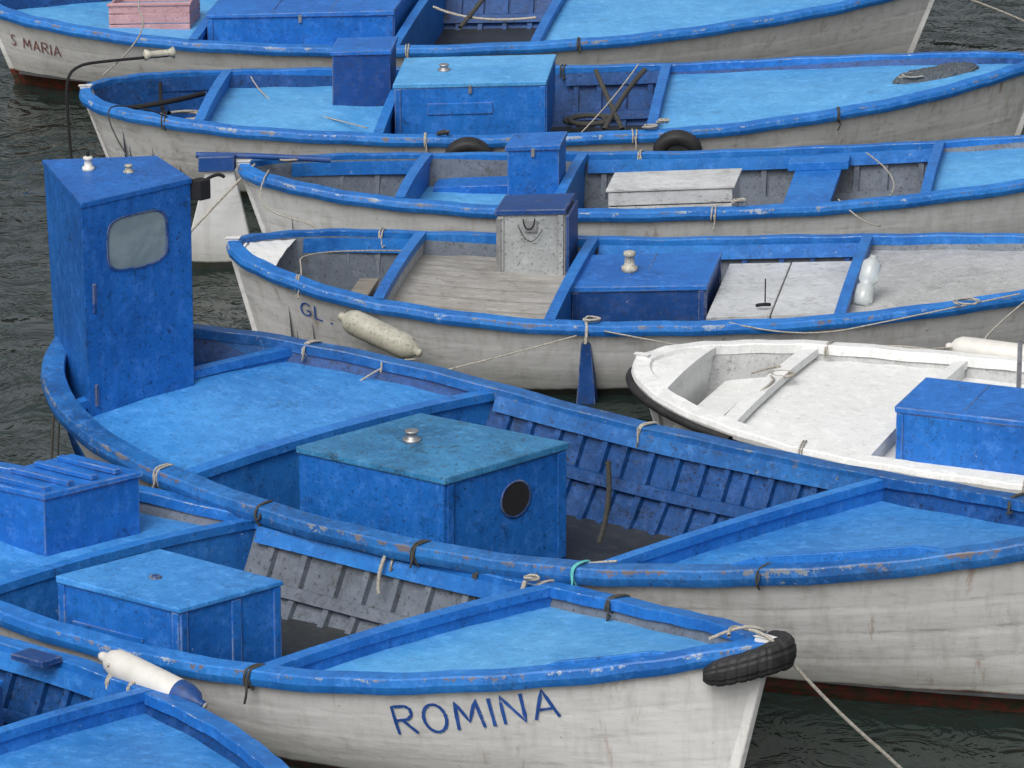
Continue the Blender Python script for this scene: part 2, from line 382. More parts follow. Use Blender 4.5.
    def tie(s,x,side,mat=None,r=.007,hang=.12,turns=2):
        mat=mat or M['rope']; c=s.cap
        pts=[]; w=s.w(x)
        for t in range(turns):
            xo=x+t*.02+random.uniform(-.01,.01); z=s.rz(xo)
            pts+= [(xo,side*(w-c-.015),z-.06),(xo,side*(w-c-.012),z+.014),(xo+.006,side*(w-.04),z+.024),(xo+.012,side*(w+.036),z+.01),(xo+.01,side*(w+.045),z-s.rim_h*.7),(xo+.014,side*(w+.01),z-s.rim_h-.02)]
        tube('rope_tie',[s.sh(*q) for q in pts],r,mat,s.e,.004)
        if hang:
            hang*=random.uniform(.4,1.4)
            q=[(x+.03,side*(w+.04),s.rz(x)-.02),(x+.05,side*(w+.055),s.rz(x)-.02-hang*.5),(x+.02,side*(w+.05),s.rz(x)-.02-hang)]
            if side>0: q=[(x+.02,w-c-.02,s.rz(x)),(x+.045,w-c-.04,s.rz(x)-hang*.5),(x+.01,w-c-.03,s.rz(x)-hang),(x+.05,w-c-.05,s.rz(x)-hang*.6)]
            tube('rope_tail',[s.sh(*a) for a in q],r*.9,mat,s.e,.01)
    def coil(s,x,y,z,R=.1,mat=None,n=3,r=.008):
        pts=[]
        for i in range(n*10):
            a=i/10*2*math.pi; rr=R*(.7+.3*math.sin(i*.7))
            pts.append(s.sh(x+rr*math.cos(a)*1.3,y+rr*math.sin(a),z+.004*i/5+random.uniform(0,.012)))
        tube('rope_coil',pts,r,mat or M['rope'],s.e)
    def rope(s,pts,r=.01,mat=None,jit=.006,name='loose_rope'):
        tube(name,[s.sh(*q) for q in pts],r,mat or M['rope'],s.e,jit)
    def knob(s,x,y,z,r=.05,h=.07,mat=None):
        revolve('cap_fitting',[(0,r*1.2),(.25,r*1.2),(.3,r*.8),(.75,r*.7),(.8,r*.95),(.95,r*.9),(1,r*.5)],s.sh(x,y,z),s.sh(x,y,z+h),mat or M['steel'],s.e)
    def hp(s,x,z,off):
        r=s.rz(x);h=(z+.35)/(r+.33); xs_=x/(1-.10*(1-h)); rr=s.rz(xs_);h=min((z+.35)/(rr+.33),1);t=abs(2*xs_/s.L)
        return s.sh(x,-(s.w(xs_)*h**(.26+.35*t**3))-off,z)
    def text(s,body,x0,x1,off,hgt,mat,sw=.018,name='painted_name',slant=.06,slope=0):
        tot=sum(GL[c][0] for c in body)+.32*(len(body)-1); sx=(x1-x0)/tot; u=0;V=[];F=[];k=0
        for ch in body:
            wd,st=GL[ch]; jy=random.uniform(-.03,.03)
            for pl in st:
                k+=1; pts=[]
                for i in range(len(pl)-1):
                    for q in range(4):
                        f=q/4; pts.append((pl[i][0]*(1-f)+pl[i+1][0]*f,pl[i][1]*(1-f)+pl[i+1][1]*f))
                pts.append(pl[-1])
                pts=[(x0+(u+a+slant*b_)*sx,(b_+jy)*hgt) for a,b_ in pts]; b0=len(V)
                for i,(a,b_) in enumerate(pts):
                    p=pts[max(i-1,0)];q=pts[min(i+1,len(pts)-1)];tx,ty=q[0]-p[0],q[1]-p[1];l=math.hypot(tx,ty) or 1
                    hw=sw/2*random.uniform(.8,1.15)
                    for sg in(-1,1):
                        X=a-ty/l*hw*sg;Z=b_+tx/l*hw*sg
                        V.append(s.hp(X,s.rz(X)-off+Z+slope*(X-x0),.006+.0015*(k%3)))
                for i in range(len(pts)-1): F.append((b0+2*i,b0+2*i+1,b0+2*i+3,b0+2*i+2))
            u+=wd+.32
        mesh(name,V,F,mat,s.e)
# ---------------------------------------------------------------- boats
h1=hullmat('white_hull_paint_a',(.66,.66,.65),(.10,.018,.014),.12,1,.6)
h2=hullmat('white_hull_paint_b',(.62,.62,.61),(.03,.03,.03),.06,2,1.0,pl=.25)
h3=hullmat('white_hull_paint_c',(.63,.64,.64),(.03,.03,.03),.06,3,.7,pl=.2)
h4=hullmat('white_hull_paint_d',(.69,.69,.68),(.03,.03,.035),.06,4,.7,pl=.2)
h5=hullmat('white_hull_paint_e',(.60,.60,.59),(.09,.018,.015),.13,5,.75,True,.6)
h6=hullmat('white_hull_paint_f',(.72,.72,.71),(.05,.02,.02),.06,6,.5,pl=.25)
h7=hullmat('white_dinghy_paint',(.76,.76,.75),(.03,.03,.03),.03,7,.3,False)
BB=M['blueb']
# boat 1
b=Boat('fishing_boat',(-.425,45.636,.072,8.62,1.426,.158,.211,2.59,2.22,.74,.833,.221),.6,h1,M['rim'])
b.deck(-4.25,-2.2,.14,M['deck']); b.beam(-2.2,BB); b.deck(-2.2,-.46,.16,M['deck'])
b.box('engine_box',-2.14,-.5,-.85,.5,.35,.80,M['blue']); b.beam(-.4,BB)
b.ribs(-.38,.8,M['inblue']); b.beam(.82,BB,up=-.01); b.deck(.82,4.25,.08,M['deck'])
b.rope([(0,-.3,.5),(.2,.1,.72),(.1,.5,.6),(.3,.9,.75)],.02,M['roped']);b.rope([(-.3,.1,.6),(.1,-.2,.5),(.7,-.4,.6)],.012,M['rope'])
b.coil(.2,-.5,.25,.3,M['roped'],4,.02)
b.text('S MARIA',-4.02,-3.5,.34,.11,M['textr'],.012)
b.tie(-.3,-1);b.tie(1.2,-1,M['roped'])
B1=b
# boat 2
b=Boat('fishing_boat',(.471,42.369,.092,8.111,1.148,.2,.295,2.703,2.468,.477,.78,.182),.6,h2,M['rim'])
b.ribs(-3.75,-3.0,M['inblue'],clamp=M['inblue']); b.beam(-2.98,BB); b.deck(-2.98,-1.48,.13,M['deck']); b.beam(-1.48,BB)
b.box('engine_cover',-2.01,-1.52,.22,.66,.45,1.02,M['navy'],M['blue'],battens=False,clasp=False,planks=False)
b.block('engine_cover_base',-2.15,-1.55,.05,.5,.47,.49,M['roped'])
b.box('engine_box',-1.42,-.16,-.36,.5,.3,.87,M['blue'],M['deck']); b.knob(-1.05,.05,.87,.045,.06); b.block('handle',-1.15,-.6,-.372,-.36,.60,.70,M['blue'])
b.ribs(-.1,.75,M['inblue'],clamp=M['inblue']); b.beam(.77,BB); b.deck(.77,4.0,.08,M['deck'])
b.rope([(.18,.75,.66),(.3,.45,.5),(.45,.15,.3)],.022,M['roped'],0,'strap');b.rope([(.6,.75,.66),(.42,.45,.52),(.3,.15,.3)],.022,M['roped'],0,'strap')
b.rope([(-.05,-.7,.3),(.3,-.1,.5),(.55,.7,.72)],.006)
b.coil(.2,-.3,.2,.35,M['roped'],5,.025);b.coil(.1,.4,.3,.2,M['roped'],3,.02)
b.coil(2.9,0,.73,.11,r=.006);b.coil(-3.4,0,.35,.22,M['roped'],5,.02);b.coil(-3.3,.1,.5,.2,M['rope'],2,.012);b.coil(.85,-.95,.64,.05)
b.rope([(-3.7,.1,.6),(-3.4,-.2,.7),(-3.1,.3,.65)],.022,M['dark']);b.rope([(-3.5,.5,.7),(-3.45,.1,.5),(-3.3,-.3,.66)],.016,M['dark'])
b.rope([(-2.8,.9,.66),(-2.6,.3,.55),(-2.0,-.1,.53),(-1.6,-.8,.62)],.006)
V=[];random.seed(3)
for i in range(25):
    for j in range(14):
        fx=i/24;fy=j/13;r2=((fx-.5)*2)**2+((fy-.5)*2)**2
        x=2.75+.75*fx;y=-.12+.30*fy+.10*fx
        V.append((x,y,b.rz(x)-.085+.03*(1-y*y)+max(0,min(1,(1-r2)*2.5))*.055+random.uniform(-.005,.02)*(r2<1)))
F=[f for f in grid(25,14) if sum((((f_//14)/24-.5)*2)**2+(((f_%14)/13-.5)*2)**2 for f_ in f)/4<1.0+.25*random.random()]
mesh('net_pile',[b.sh(*v) for v in V],F,M['net'],b.e,True)
for x,sd in((-3.3,-1),(-1.1,-1),(.62,-1),(2.3,-1),(-.15,1)): b.tie(x,sd,random.choice([M['rope'],M['roped']]))
b.coil(.75,-1.08,.63,.06);b.coil(-.95,-1.12,.63,.05,M['roped'])
b.rope([(-3.4,.35,.98),(-3.95,.2,.98),(-4.12,.12,.97),(-4.2,.02,.90),(-4.2,.0,.6),(-4.15,-.1,.1)],.013,M['dark'],0,'steel_frame')
revolve('line_roller',[(0,.02),(.05,.05),(.2,.03),(.8,.03),(.95,.05),(1,.02)],b.sh(-3.6,.3,1.0),b.sh(-3.35,.38,1.0),M['fendold'],b.e)
B2=b
# boat 3
b=Boat('fishing_boat',(1.791,39.972,.125,7.889,.869,.258,.247,2.593,2.595,.596,.761,.284),.58,h3,M['rim'],inner=M['ingrey'],cap=.065)
b.ribs(-3.6,-2.62,M['ingrey']); b.beam(-2.59,BB); b.deck(-2.59,-1.35,.24,M['deck']); b.beam(-1.35,BB)
b.block('side_locker',-2.5,-1.4,.35,.62,.3,.5,M['blue'])
b.box('engine_box',-1.81,-1.40,-.2,.18,.35,.97,M['blue'],battens=False,planks=False)
b.ribs(-1.3,1.55,M['ingrey']); b.block('thwart',.42,.80,-.72,.72,.44,.49,BB); b.block('thwart_knee',.36,.86,.5,.7,.49,.56,BB)
b.beam(1.59,BB); b.deck(1.59,3.9,.08,M['deck'])
b.block('floor_plank',-1.2,1.4,-.42,-.1,.16,.19,M['woodg']);b.block('floor_plank',-1.2,1.4,.0,.35,.16,.19,M['ingrey'])
b.rope([(-4.33,.1,.90),(-3.9,.05,.90),(-3.24,-.03,.86)],.025,M['navy'],0,'tiller')
b.O('rudder_blade',[(-4.02,-.02,.86),(-4.22,-.02,.84),(-4.36,-.02,.3),(-4.42,-.02,-.3),(-3.95,-.02,-.3),(-3.86,-.02,.1),(-4.02,.02,.86),(-4.22,.02,.84),(-4.36,.02,.3),(-4.42,.02,-.3),(-3.95,.02,-.3),(-3.86,.02,.1)],
 [(0,1,2,3,4,5),(11,10,9,8,7,6),(0,6,7,1),(1,7,8,2),(2,8,9,3),(3,9,10,4),(4,10,11,5),(5,11,6,0)],h3,uvs=[(0,.2)]*12,bevel=.01)
b.block('rudder_head',-4.28,-4.0,-.05,.05,.80,.92,M['navy'])
for x,sd in((-.1,-1),(-.9,1)): b.tie(x,sd)
b.rope([(1.0,.6,.6),(1.4,-.4,.64),(1.3,-.78,.62)],.006);b.rope([(.9,-.75,.6),(1.1,-.95,.45),(1.3,-1.6,.62)],.006)
b.coil(.1,-.82,.62,.05);b.coil(-3.6,.05,.84,.10);b.coil(-3.2,.0,.3,.2,M['roped'],4,.015)
B3=b
# boat 4
b=Boat('fishing_boat',(1.463,37.102,.071,7.088,1.125,.374,.163,2.905,2.338,.639,.776,.239),.6,h4,M['rim'],inner=M['ingrey'],cap=.075)
b.ribs(-3.1,-2.33,M['ingrey'],step=.2); b.deck(-3.5,-3.15,.04,M['white']); b.beam(-2.30,BB,face=M['greydeck']); b.deck(-2.30,-1.02,.15,M['tandeck']); b.seams(-2.28,-1.04,.15,.03,M['woodg'],8,.0025); b.beam(-1.02,BB)
b.box('engine_box',-1.66,-1.16,.50,.92,.44,1.03,M['greybox'],M['navy'],clasp=False,planks=False)
b.block('engine_box_side',-1.145,-1.12,.49,.93,.45,.98,M['navy'])
b.block('latch_plate',-1.45,-1.36,.478,.486,.86,.95,M['steel'],bevel=.002)
b.block('box_edge_strip',-1.665,-1.63,.478,.486,.46,.97,M['steel'],bevel=.002)
b.rope([(-1.46,.475,.96),(-1.46,.47,.89),(-1.38,.47,.89),(-1.38,.475,.96)],.005,M['dark'])
b.rope([(-1.5,.48,.90),(-1.45,.47,.80),(-1.36,.47,.79),(-1.32,.48,.88)],.003,M['dark'])
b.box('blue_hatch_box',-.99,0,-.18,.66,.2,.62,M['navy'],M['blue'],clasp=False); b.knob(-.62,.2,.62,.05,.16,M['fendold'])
b.block('white_hatch',.05,.52,-.5,.86,.2,.47,M['whitebox']);b.block('white_hatch',.53,1.0,-.5,.86,.2,.472,M['whitebox']); b.rope([(.45,-.2,.48),(.45,-.2,.66)],.005,M['dark'],0); b.rope([(.4,-.35,.5),(.45,-.4,.53),(.5,-.35,.5)],.013,M['dark'])
b.ribs(-.97,1.05,M['inblue'],smat=M['inblue'])
b.beam(1.09,BB); b.deck(1.09,3.5,.10,M['greydeck'])
b.block('stern_locker',-3.05,-2.8,-.2,.3,.3,.5,M['greydeck'])
b.block('loose_plank',-2.95,-2.4,-.45,-.35,.45,.48,M['white']);b.block('loose_plank',-2.7,-2.55,-.3,.5,.49,.52,M['woodg']);b.block('loose_plank',-2.9,-2.4,.3,.38,.40,.43,M['woodg'])
b.block('loose_board',-1.95,-1.7,.35,.48,.50,.515,M['woodg'])
b.coil(-2.6,-.2,.25,.2,M['rope'],4,.012);b.coil(-2.8,.3,.3,.15,M['roped'],3,.02)
for x,sd in((-2.95,-1),(2.6,-1),(-2.6,1)): b.tie(x,sd)
b.rope([(-2.9,-.75,.75),(-2.95,-.3,.8),(-3.1,.2,.85),(-2.3,.6,.7)],.006)
b.rope([(-.8,-1.18,.56),(-1.3,-1.2,.42),(-1.9,-1.22,.3)],.006);b.rope([(-.6,-1.17,.58),(-.2,-1.2,.5),(.4,-1.22,.38)],.006);b.rope([(.3,-1.13,.62),(.8,-1.2,.5),(1.6,-1.1,.62),(2.4,-.85,.7)],.006)
b.coil(-.72,-1.08,.63,.06);b.rope([(-.75,-1.08,.64),(-.72,-1.18,.6),(-.74,-1.19,.5)],.012)
b.coil(2.0,-1.0,.68,.1,n=2,r=.006)
b.text('GL',-2.92,-2.74,.28,.11,M['text'],.013);b.text('.',-2.68,-2.66,.28,.11,M['text'],.016)
w=b.hb(-.75,.4)
b.O('leeboard_fin',[(-.785,-w-.03,.46),(-.715,-w-.03,.46),(-.68,-w-.02,.0),(-.82,-w-.02,.0),(-.75,-w-.05,.5),(-.785,-w+.05,.46),(-.715,-w+.05,.46),(-.68,-w+.1,0),(-.82,-w+.1,0)],[(0,3,2,1),(0,1,4),(0,5,8,3),(1,2,7,6),(0,4,5),(1,6,4)],M['navy'])
B4=b
# boat 5
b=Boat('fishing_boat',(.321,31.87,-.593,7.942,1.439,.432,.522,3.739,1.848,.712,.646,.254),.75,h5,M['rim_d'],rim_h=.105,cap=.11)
b.ribs(-3.6,-3.15,M['inblue']); b.beam(-3.1,BB,up=-.05,camber=.02); b.deck(-3.1,-1.78,.13,M['deck5'],.05); b.beam(-1.78,BB,up=-.04,camber=.05,ov=.03)
b.deck(-3.97,-3.4,.2,M['inblue'])
b.box('engine_box',-1.28,-.13,-.84,.18,.2,1.0,M['blue5'],M['boxtop5'],lid=.045,battens=False,clasp=False,planks=False); b.knob(-.85,-.35,1.0,.05,.08)
b.block('end_batten',-.13,-.115,.10,.17,.22,.95,M['blue5']);b.block('end_batten',-.13,-.115,-.82,-.77,.22,.95,M['blue5'])
cy,cz=-.25,.72
ring=[(math.cos(2*math.pi*q/28),math.sin(2*math.pi*q/28)) for q in range(28)]
V=[];F=[]
for rr,dx in((.126,.0),(.13,.006),(.118,.008),(.112,.003)):
    for c_,s_ in ring: V.append((-.129+dx,cy+rr*c_,cz+rr*s_))
for i in range(3):
    for q in range(28): F.append((i*28+q,i*28+(q+1)%28,(i+1)*28+(q+1)%28,(i+1)*28+q))
b.O('vent_ring',V,F,M['navy'],smooth=True)
V=[(-.124,cy+.117*c_,cz+.117*s_) for c_,s_ in ring]; b.O('vent_dark_disc',V,[tuple(range(28))],M['dark'])  # flat dark disc painted in place of the hole's shaded inside
b.ribs(-1.7,1.35,M['inblue'],smat=M['inblue'],step=.2); b.beam(1.38,BB,up=-.02,camber=.02,th=.045); b.deck(1.38,3.93,.16,M['deck5'],.03)
b.coaming(2.15,3.3,-1,BB)
b.coil(.8,.3,.2,.2,M['roped'],4,.02)
b.rope([(-.02,.35,.3),(.02,.42,.55),(.0,.4,.85)],.018,M['roped'])
zt=2.36;zb=.72
FP=[(-3.0,-.87),(-3.0,.02),(-3.62,.34),(-4.06,-.17)]
FB=[(-3.0,-.84),(-3.0,.02),(-3.62,.34),(-3.96,-.2)]
V=[(x,y,zb) for x,y in FB]+[(x,y,zt) for x,y in FP]
b.O('cabin_walls',V,[(0,1,5,4),(1,2,6,5),(2,3,7,6),(3,0,4,7)],M['blue5'],bevel=.006)
cxm=sum(p[0] for p in FP)/4;cym=sum(p[1] for p in FP)/4
def inf(p,s): return (cxm+(p[0]-cxm)*s,cym+(p[1]-cym)*s)
V=[(*inf(p,1.02),zt-.02) for p in FP]+[(*inf(p,1.02),zt+.012) for p in FP]+[(cxm,cym,zt+.025)]
b.O('cabin_roof',V,[(0,1,5,4),(1,2,6,5),(2,3,7,6),(3,0,4,7),(4,5,8),(5,6,8),(6,7,8),(7,4,8)],M['blue5'],bevel=.006)
V=[];n=32;wy,wz=-.43,2.03;hw,hh=.25,.19
for rr,dx in((1.0,.004),(1.0,.010),(.95,.010),(.93,.004)):
    for q in range(n):
        a=2*math.pi*q/n;c_=math.cos(a);s_=math.sin(a);e=.5
        V.append((-3.0+dx,wy+rr*hw*math.copysign(abs(c_)**e,c_),wz+rr*hh*math.copysign(abs(s_)**e,s_)))
F=[(i*n+q,i*n+(q+1)%n,(i+1)*n+(q+1)%n,(i+1)*n+q) for i in range(3) for q in range(n)]
b.O('window_frame',V,F,M['navy'])
V=[(-2.996,y,z) for x,y,z in V[:n]]; b.O('window_pane',V,[tuple(range(n))],M['glass'])
b.knob(-3.62,-.22,zt+.015,.035,.1,M['fender']);b.knob(-3.38,-.12,zt+.015,.03,.06,M['fendold']);b.rope([(-3.62,-.22,zt+.1),(-3.62,-.22,zt+.14)],.012,M['dark'],0)
b.block('cabin_hinge',-3.0,-2.985,-.80,-.78,1.6,1.8,M['navy'],bevel=.002);b.block('cabin_hinge',-3.0,-2.985,-.80,-.78,.95,1.1,M['navy'],bevel=.002)
b.block('deck_lamp',-3.02,-2.93,.03,.12,2.22,2.36,M['dark'],bevel=.01);b.rope([(-3.0,.07,2.3),(-2.92,.16,2.42),(-2.9,.2,2.36)],.012,M['dark'],0,'lamp_bracket')
for x,sd,m_ in((-1.9,-1,'rope'),(.2,-1,'roped'),(1.3,-1,'ropet'),(-3.0,1,'rope'),(-.6,1,'rope'),(2.6,1,'roped')): b.tie(x,sd,M[m_],hang=.14,r=.008)
b.tie(-1.0,-1,M['roped'],r=.009,turns=1);b.tie(2.4,-1,M['roped'],r=.007,turns=1,hang=.05)
b.rope([(-2.9,1.2,.85),(-2.7,1.38,.98),(-2.4,1.0,.9)],.007,M['rope']);b.rope([(-2.6,.9,.75),(-2.5,1.2,.95),(-2.45,1.36,.9)],.007)
b.rope([(-3.98,-.05,1.18),(-4.05,-.1,.9),(-4.08,-.15,.4),(-4.05,-.2,-.1)],.009,M['roped']);b.rope([(-3.98,.05,1.18),(-4.1,.0,.9),(-4.12,-.05,.5),(-4.1,-.1,-.1)],.007,M['roped'])
B5=b
# boat 6 ROMINA
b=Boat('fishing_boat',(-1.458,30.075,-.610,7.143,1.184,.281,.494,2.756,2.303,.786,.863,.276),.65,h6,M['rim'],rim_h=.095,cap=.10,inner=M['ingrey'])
b.deck(-3.5,-1.28,.13,M['deck5']); b.beam(-1.28,BB,up=-.02,camber=.04)
b.box('engine_box',-.81,.13,-.82,-.09,.25,.83,M['blue'],M['deck5'],clasp=False,planks=False); b.knob(-.4,-.5,.83,.035,.015,M['navy']); b.block('handle_plank',-.7,-.15,-.835,-.82,.50,.57,M['blue'])
b.block('side_board',.13,.142,-.45,-.38,.27,.78,M['blue'])
b.box('slatted_box',-2.25,-1.69,-.13,.58,.5,1.03,M['blue'],battens=False,clasp=False,planks=False)
for i in range(4):
    y=-.10+i*.175; b.block('slat',-2.2,-1.72,y,y+.05,1.03,1.065,M['blue'])
b.ribs(-1.2,1.0,M['ingrey'],step=.25); b.beam(1.03,BB,up=0,camber=.03,th=.06); b.deck(1.03,3.52,.12,M['deck'],.03)
b.coaming(2.55,3.15,-1,BB,.03)
b.text('ROMINA',1.80,2.66,.385,.19,M['text'],.019,slope=.09)
for x,sd,m_ in((-.2,1,'rope'),(.95,1,'rope'),(.98,-1,'roped'),(-1.1,-1,'roped'),(.45,1,'roped'),(1.6,1,'roped')): b.tie(x,sd,M[m_],hang=.22,r=.009)
b.coil(.92,1.02,.72,.045,r=.009);b.coil(-.2,1.08,.68,.045,r=.009)
b.rope([(.9,1.0,.72),(.92,.93,.6),(.9,.92,.45)],.016);b.rope([(-.2,1.05,.68),(-.2,.97,.55),(-.18,.96,.42)],.013)
b.rope([(.85,1.1,.72),(1.0,1.25,.8),(1.25,1.35,.84)],.008)
B6=b
# boat 7 dinghy
b=Boat('dinghy',(3.774,33.983,-.359,6.127,1.311,.14,.299,2.602,2.209,.563,.85,.013),.5,h7,M['white'],rim_h=.07,cap=.10,inner=M['greydeck'])
b.deck(-3.0,-2.72,.04,M['white']); b.beam(-2.72,M['white'],up=-.02);b.beam(-2.1,M['white'],up=-.03,ov=.03); b.deck(-2.1,-1.05,.10,M['white'],.03); b.beam(-1.05,M['white'],up=-.03)
b.block('thwart',-2.6,-2.35,-.7,.7,.34,.37,M['white'])
b.box('engine_box',-.93,.9,-.8,-.1,.2,.76,M['blue'],clasp=False); b.deck(-1.05,3.0,.14,M['white'])
b.rope([(-2.2,-.5,.5),(-2.0,-.1,.62),(-2.2,.2,.55),(-2.1,.4,.6),(-2.4,.5,.45)],.009)
b.rope([(-.4,.35,.45),(-.4,.35,.95)],.018,M['steel'],0,'post')
b.coil(-2.1,.2,.55,.09);b.tie(-2.0,1,r=.006);b.tie(-1.5,-1,r=.006);b.tie(.1,-1);b.rope([(-2.0,1.1,.5),(-1.5,1.2,.58),(-1.2,1.3,.5)],.006)
pts=[]
for i in range(15):
    t=i/14; x=-3.06+ (abs(t-.35)**1.3)*1.9; sd=1 if t<.35 else -1
    pts.append((x-.04,sd*(b.w(x)+.04),b.rz(x)-.07))
b.rope(pts,.03,M['rubber'],0,'rubber_bumper')
B7=b
# boat 8
b=Boat('fishing_boat',(-3.757,28.576,-.63,6.396,1.175,.275,.205,2.082,1.886,.855,.984,.197),.6,h6,M['rim'],rim_h=.09,cap=.10)
b.deck(1.1,3.15,.13,M['deck5']); b.beam(1.1,BB,camber=.03); b.ribs(-.4,1.05,M['inblue']); b.beam(-.4,BB); b.deck(-3.1,-.4,.12,M['deck5'])
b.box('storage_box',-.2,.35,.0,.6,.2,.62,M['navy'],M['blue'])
b.coil(.8,.3,.3,.15);b.tie(.75,1,r=.009);b.tie(.95,1,r=.009);b.rope([(.75,1.0,.7),(.85,1.15,.75),(1.0,1.2,.6)],.012);b.block('thole_block',.1,.35,.9,1.05,.61,.65,M['navy'])
B8=b
# ---------------------------------------------------------------- loose things
def fender(name,p0,p1,r,mat,end=None):
    prof=[(0,r*.25),(.03,r*.35),(.05,r*.3),(.10,r*.75),(.17,r*.97),(.25,r),(.75,r),(.83,r*.97),(.90,r*.75),(.95,r*.3),(.97,r*.35),(1,r*.25)]
    o=revolve(name,prof,p0,p1,mat)
    if end:
        o.data.materials.append(end)
        for p in o.data.polygons:
            if p.index//24>=6 and p.index<11*24: p.material_index=1
    return o
fender('boat_fender',B4.world(-2.56,-.96,.68),B4.world(-1.92,-1.2,.45),.095,M['fendold'])
fender('boat_fender',(-2.45,28.98,.70),(-1.80,28.45,.58),.09,M['fender'],M['navy'])
fender('boat_fender',B7.world(-1.25,1.45,.5),B7.world(-.55,1.4,.5),.09,M['fender'])
revolve('plastic_bottle',[(0,.06),(.04,.07),(.38,.07),(.43,.05),(.5,.07),(.85,.072),(.93,.04),(.95,.03),(1,.03)],B4.world(1.2,-.5,.53),B4.world(1.27,-.33,.86),M['bottle'])
def tyre(name,c,R,r,axis,seg=64):
    n=Vector(axis).normalized(); u=n.cross(Vector((0,0,1)));u.normalize();v=n.cross(u);V=[];m=16
    for i in range(seg):
        a=2*math.pi*i/seg; d=u*math.cos(a)+v*math.sin(a)
        for j in range(m):
            t=2*math.pi*j/m; rad=math.cos(t);ax=math.sin(t)
            tr=1-.08*(i%2) if rad>.5 else 1
            V.append(Vector(c)+d*(R+r*.95*math.copysign(abs(rad)**.7,rad)*tr)+n*(r*1.1*math.copysign(abs(ax)**.7,ax)))
    F=[(i*m+j,((i+1)%seg)*m+j,((i+1)%seg)*m+(j+1)%m,i*m+(j+1)%m) for i in range(seg) for j in range(m)]
    mesh(name,V,F,M['rubber'],None,True)
for x in(-.72,1.0):
    p=B2.world(x,-B2.w(x)-.07,B2.rz(x)-.17); tyre('tyre_fender',p,.15,.06,(.05,1,.3))
# cut tyre wrapped round the ROMINA bow
V=[];m=28;cnt=61;P=[]
for i in range(cnt):
    t=-.80+1.7*i/(cnt-1)
    x=B6.L/2-.36*abs(t)**1.4; sd=1 if t>0 else -1
    y=sd*(B6.w(x)+.05) if abs(t)>.08 else t/.08*(B6.w(B6.L/2-.36*.08**1.4)+.05)
    P.append(Vector(B6.world(x+.07,y*.9,B6.rz(x)-.07+.015*math.sin(t*3)-(.04*abs(t) if t<0 else 0))))
for i in range(cnt):
    a=P[max(i-2,0)];c=P[min(i+2,cnt-1)];t=(c-a).normalized();n=t.cross(Vector((0,0,1))).normalized()
    e=min(i,cnt-1-i); f=i/(cnt-1)
    sc=(.45,.62,.75,.85,.92)[e] if e<5 else 1
    sc*=(.90+.20*min(1,f*2.0))*(1+.02*math.sin(i*.9))
    for j in range(m):
        q=2*math.pi*j/m; cq=math.cos(q);sq=math.sin(q)
        g=1
        if cq>-.1: g=.93 if j%4==2 else 1.0
        if cq>.1 and i%4==0: g*=.93
        V.append(P[i]+n*math.copysign(abs(cq)**.75,cq)*.068*g*sc+Vector((0,0,1))*math.copysign(abs(sq)**.8,sq)*.088*g*sc)
F=[(i*m+j,(i+1)*m+j,(i+1)*m+(j+1)%m,i*m+(j+1)%m) for i in range(cnt-1) for j in range(m)]+[tuple(range(m)),tuple((cnt-1)*m+j for j in range(m))]
mesh('tyre_fender',V,F,M['rubber'],None)
bt=B6.world(B6.L/2-.12,0,1.19)
tube('mooring_rope',[bt,B6.world(B6.L/2+.05,-.05,1.22),(1.62,28.03,1.0),(1.95,28.1,.62),(2.29,28.18,.28),(2.75,28.28,-.25)],.011,M['rope'],None,.004)
B6.rope([(3.3,-.13,1.13),(3.4,.0,1.22),(3.5,.1,1.16),(3.35,.15,1.13),(3.3,0,1.19),(3.42,-.12,1.17)],.011)
tube('mooring_rope',[B2.world(-3.9,0,.9),B2.world(-3.6,.8,1.05),B1.world(-2.8,-.9,1.0),B1.world(-2.6,-.3,1.3)],.007,M['rope'],None,.01)
tube('mooring_rope',[B3.world(-3.85,0,.84),B3.world(-4.2,-.3,.5),B3.world(-4.45,-.5,.2),B3.world(-4.6,-.7,-.05)],.010,M['rope'],None,.01)
tube('mooring_rope',[B5.world(-3.6,.3,2.1),B2.world(-3.6,-2.4,1.3),B2.world(-3.3,-1.4,1.0),B2.world(-3.2,-1.0,.8)],.006,M['roped'],None,.01)
tube('mooring_rope',[B1.world(4.0,.2,.75),B1.world(4.6,.4,.5),B1.world(5.4,.6,.1),B1.world(5.6,.6,-.1)],.010,M['rope'],None,.01)
tube('mooring_rope',[B4.world(2.5,-.85,.70),B4.world(2.1,-1.4,.50),B7.world(-.9,1.6,.5),B7.world(-1.3,1.28,.52)],.007,M['rope'],None,.006)
tube('mooring_rope',[B3.world(-3.7,-.2,.84),B3.world(-3.75,-.8,.72),B4.world(-3.0,.9,.8),B4.world(-3.1,.6,.86)],.007,M['rope'],None,.006)
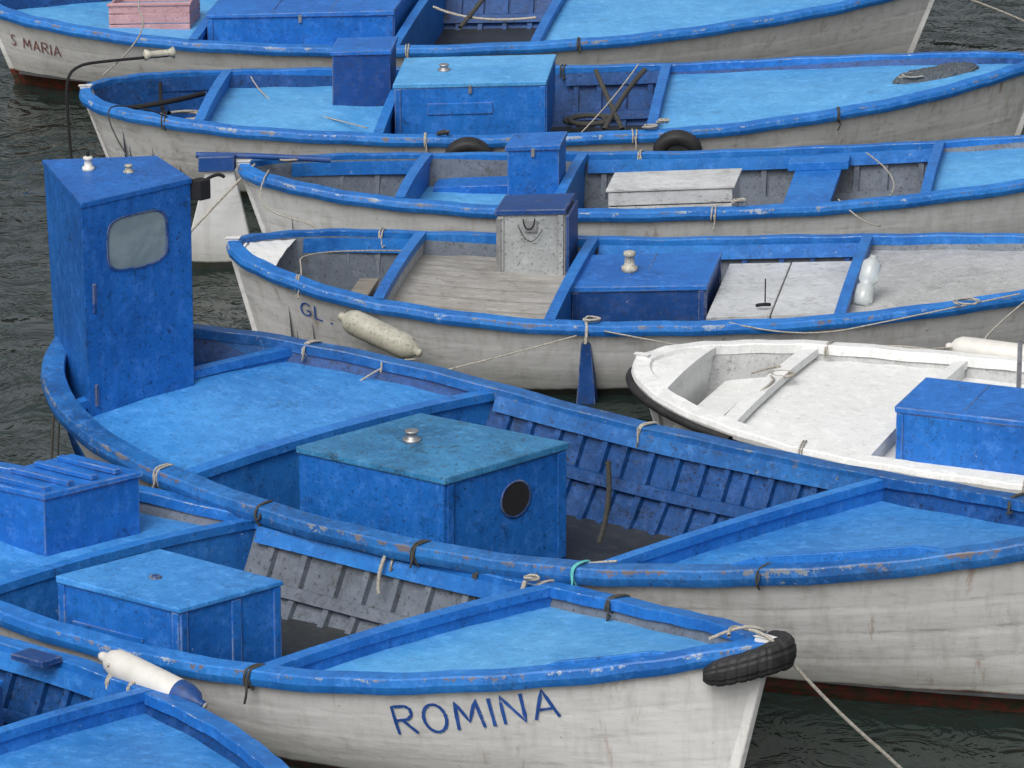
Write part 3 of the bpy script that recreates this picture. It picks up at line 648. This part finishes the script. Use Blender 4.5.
def crate(name,boat,x0,x1,y0,y1,z0,z1,mat,slats=4,t=.02,topped=False):
    e=D.objects.new(name,None);COL.objects.link(e)
    c=boat.world((x0+x1)/2,(y0+y1)/2,0);e.location=c;e.rotation_euler=(0,0,boat.th)
    hx,hy=(x1-x0)/2,(y1-y0)/2
    def bl(nm,a,b_,c_,d,ee,f):
        V=[(a,c_,ee),(b_,c_,ee),(b_,d,ee),(a,d,ee),(a,c_,f),(b_,c_,f),(b_,d,f),(a,d,f)]
        mesh(nm,[(v[0]+boat.k*v[1],v[1],v[2]) for v in V],[(0,3,2,1),(4,5,6,7),(0,1,5,4),(1,2,6,5),(2,3,7,6),(3,0,4,7)],mat,e,bevel=.004)
    h=(z1-z0)/slats
    for i in range(slats):
        a=z0+i*h+.005;b_=z0+(i+1)*h-.005
        bl('slat',-hx,hx,-hy,-hy+t,a,b_);bl('slat',-hx,hx,hy-t,hy,a,b_)
        bl('end_slat',-hx,-hx+t,-hy+t,hy-t,a,b_);bl('end_slat',hx-t,hx,-hy+t,hy-t,a,b_)
    bl('base',-hx+t,hx-t,-hy+t,hy-t,z0,z0+.02)
    if topped:
        n=4
        for i in range(n): bl('lid_board',-hx-.02,hx+.02,-hy-.01+i*2*hy/n,-hy-.01+(i+1)*2*hy/n-.008,z1,z1+.02)
    else:
        bl('rim',-hx-.012,hx+.012,-hy-.012,-hy+t*1.3,z1-.02,z1+.006);bl('rim',-hx-.012,hx+.012,hy-t*1.3,hy+.012,z1-.02,z1+.006)
crate('plastic_crate',B1,-3.12,-2.4,-.35,.1,.50,.78,M['pink'],3)
crate('wooden_crate',B3,-.97,.02,-.46,.06,.28,.64,M['whitebox'],3,.02,True)
# ---------------------------------------------------------------- water
m,nt,bs=nodes('harbour_water')
tc=N(nt,'ShaderNodeTexCoord')
bs.inputs['Base Color'].default_value=(.014,.024,.021,1); bs.inputs['Roughness'].default_value=.06; bs.inputs['IOR'].default_value=1.45
v=mapping(nt,tc.outputs['Object'],(1,1.0,1))
a=noise(nt,v,.8,2,.5,.8);c=noise(nt,v,2.6,3,.6,1.2)
h=mth(nt,'ADD',mth(nt,'MULTIPLY',a,1.0),mth(nt,'MULTIPLY',c,.55))
bp=N(nt,'ShaderNodeBump');bp.inputs['Strength'].default_value=1.0;bp.inputs['Distance'].default_value=.10
nt.links.new(h,bp.inputs['Height']);nt.links.new(bp.outputs[0],bs.inputs['Normal'])
mesh('water',[(-600,-200,0),(600,-200,0),(600,1500,0),(-600,1500,0)],[(0,1,2,3)],m)
# ---------------------------------------------------------------- light & camera
w=D.worlds.new('World');C.scene.world=w;w.use_nodes=True;nt=w.node_tree;bg=nt.nodes['Background']
sk=nt.nodes.new('ShaderNodeTexSky');sk.sky_type='NISHITA';sk.sun_disc=False
EL,RO=math.radians(48),math.radians(205)
sk.sun_elevation=EL;sk.sun_rotation=RO;sk.air_density=1;sk.dust_density=7;sk.ozone_density=1
hs=nt.nodes.new('ShaderNodeHueSaturation');hs.inputs['Saturation'].default_value=.3
nt.links.new(sk.outputs[0],hs.inputs['Color']);nt.links.new(hs.outputs[0],bg.inputs[0]);bg.inputs[1].default_value=.14
l=D.lights.new('sun','SUN');l.energy=1.1;l.angle=math.radians(30);l.color=(1,.99,.97)
so=D.objects.new('sun',l);COL.objects.link(so)
dirv=Vector((math.sin(RO)*math.cos(EL),math.cos(RO)*math.cos(EL),math.sin(EL)))
so.rotation_euler=dirv.to_track_quat('Z','Y').to_euler()
cd=D.cameras.new('camera');co=D.objects.new('camera',cd);COL.objects.link(co);C.scene.camera=co
co.location=(0,0,11.7);co.rotation_euler=(math.radians(90-17.8),0,0)
cd.sensor_width=36;cd.lens=5200/1024*36;cd.clip_end=3000
C.scene.view_settings.view_transform='Standard';C.scene.view_settings.look='None'
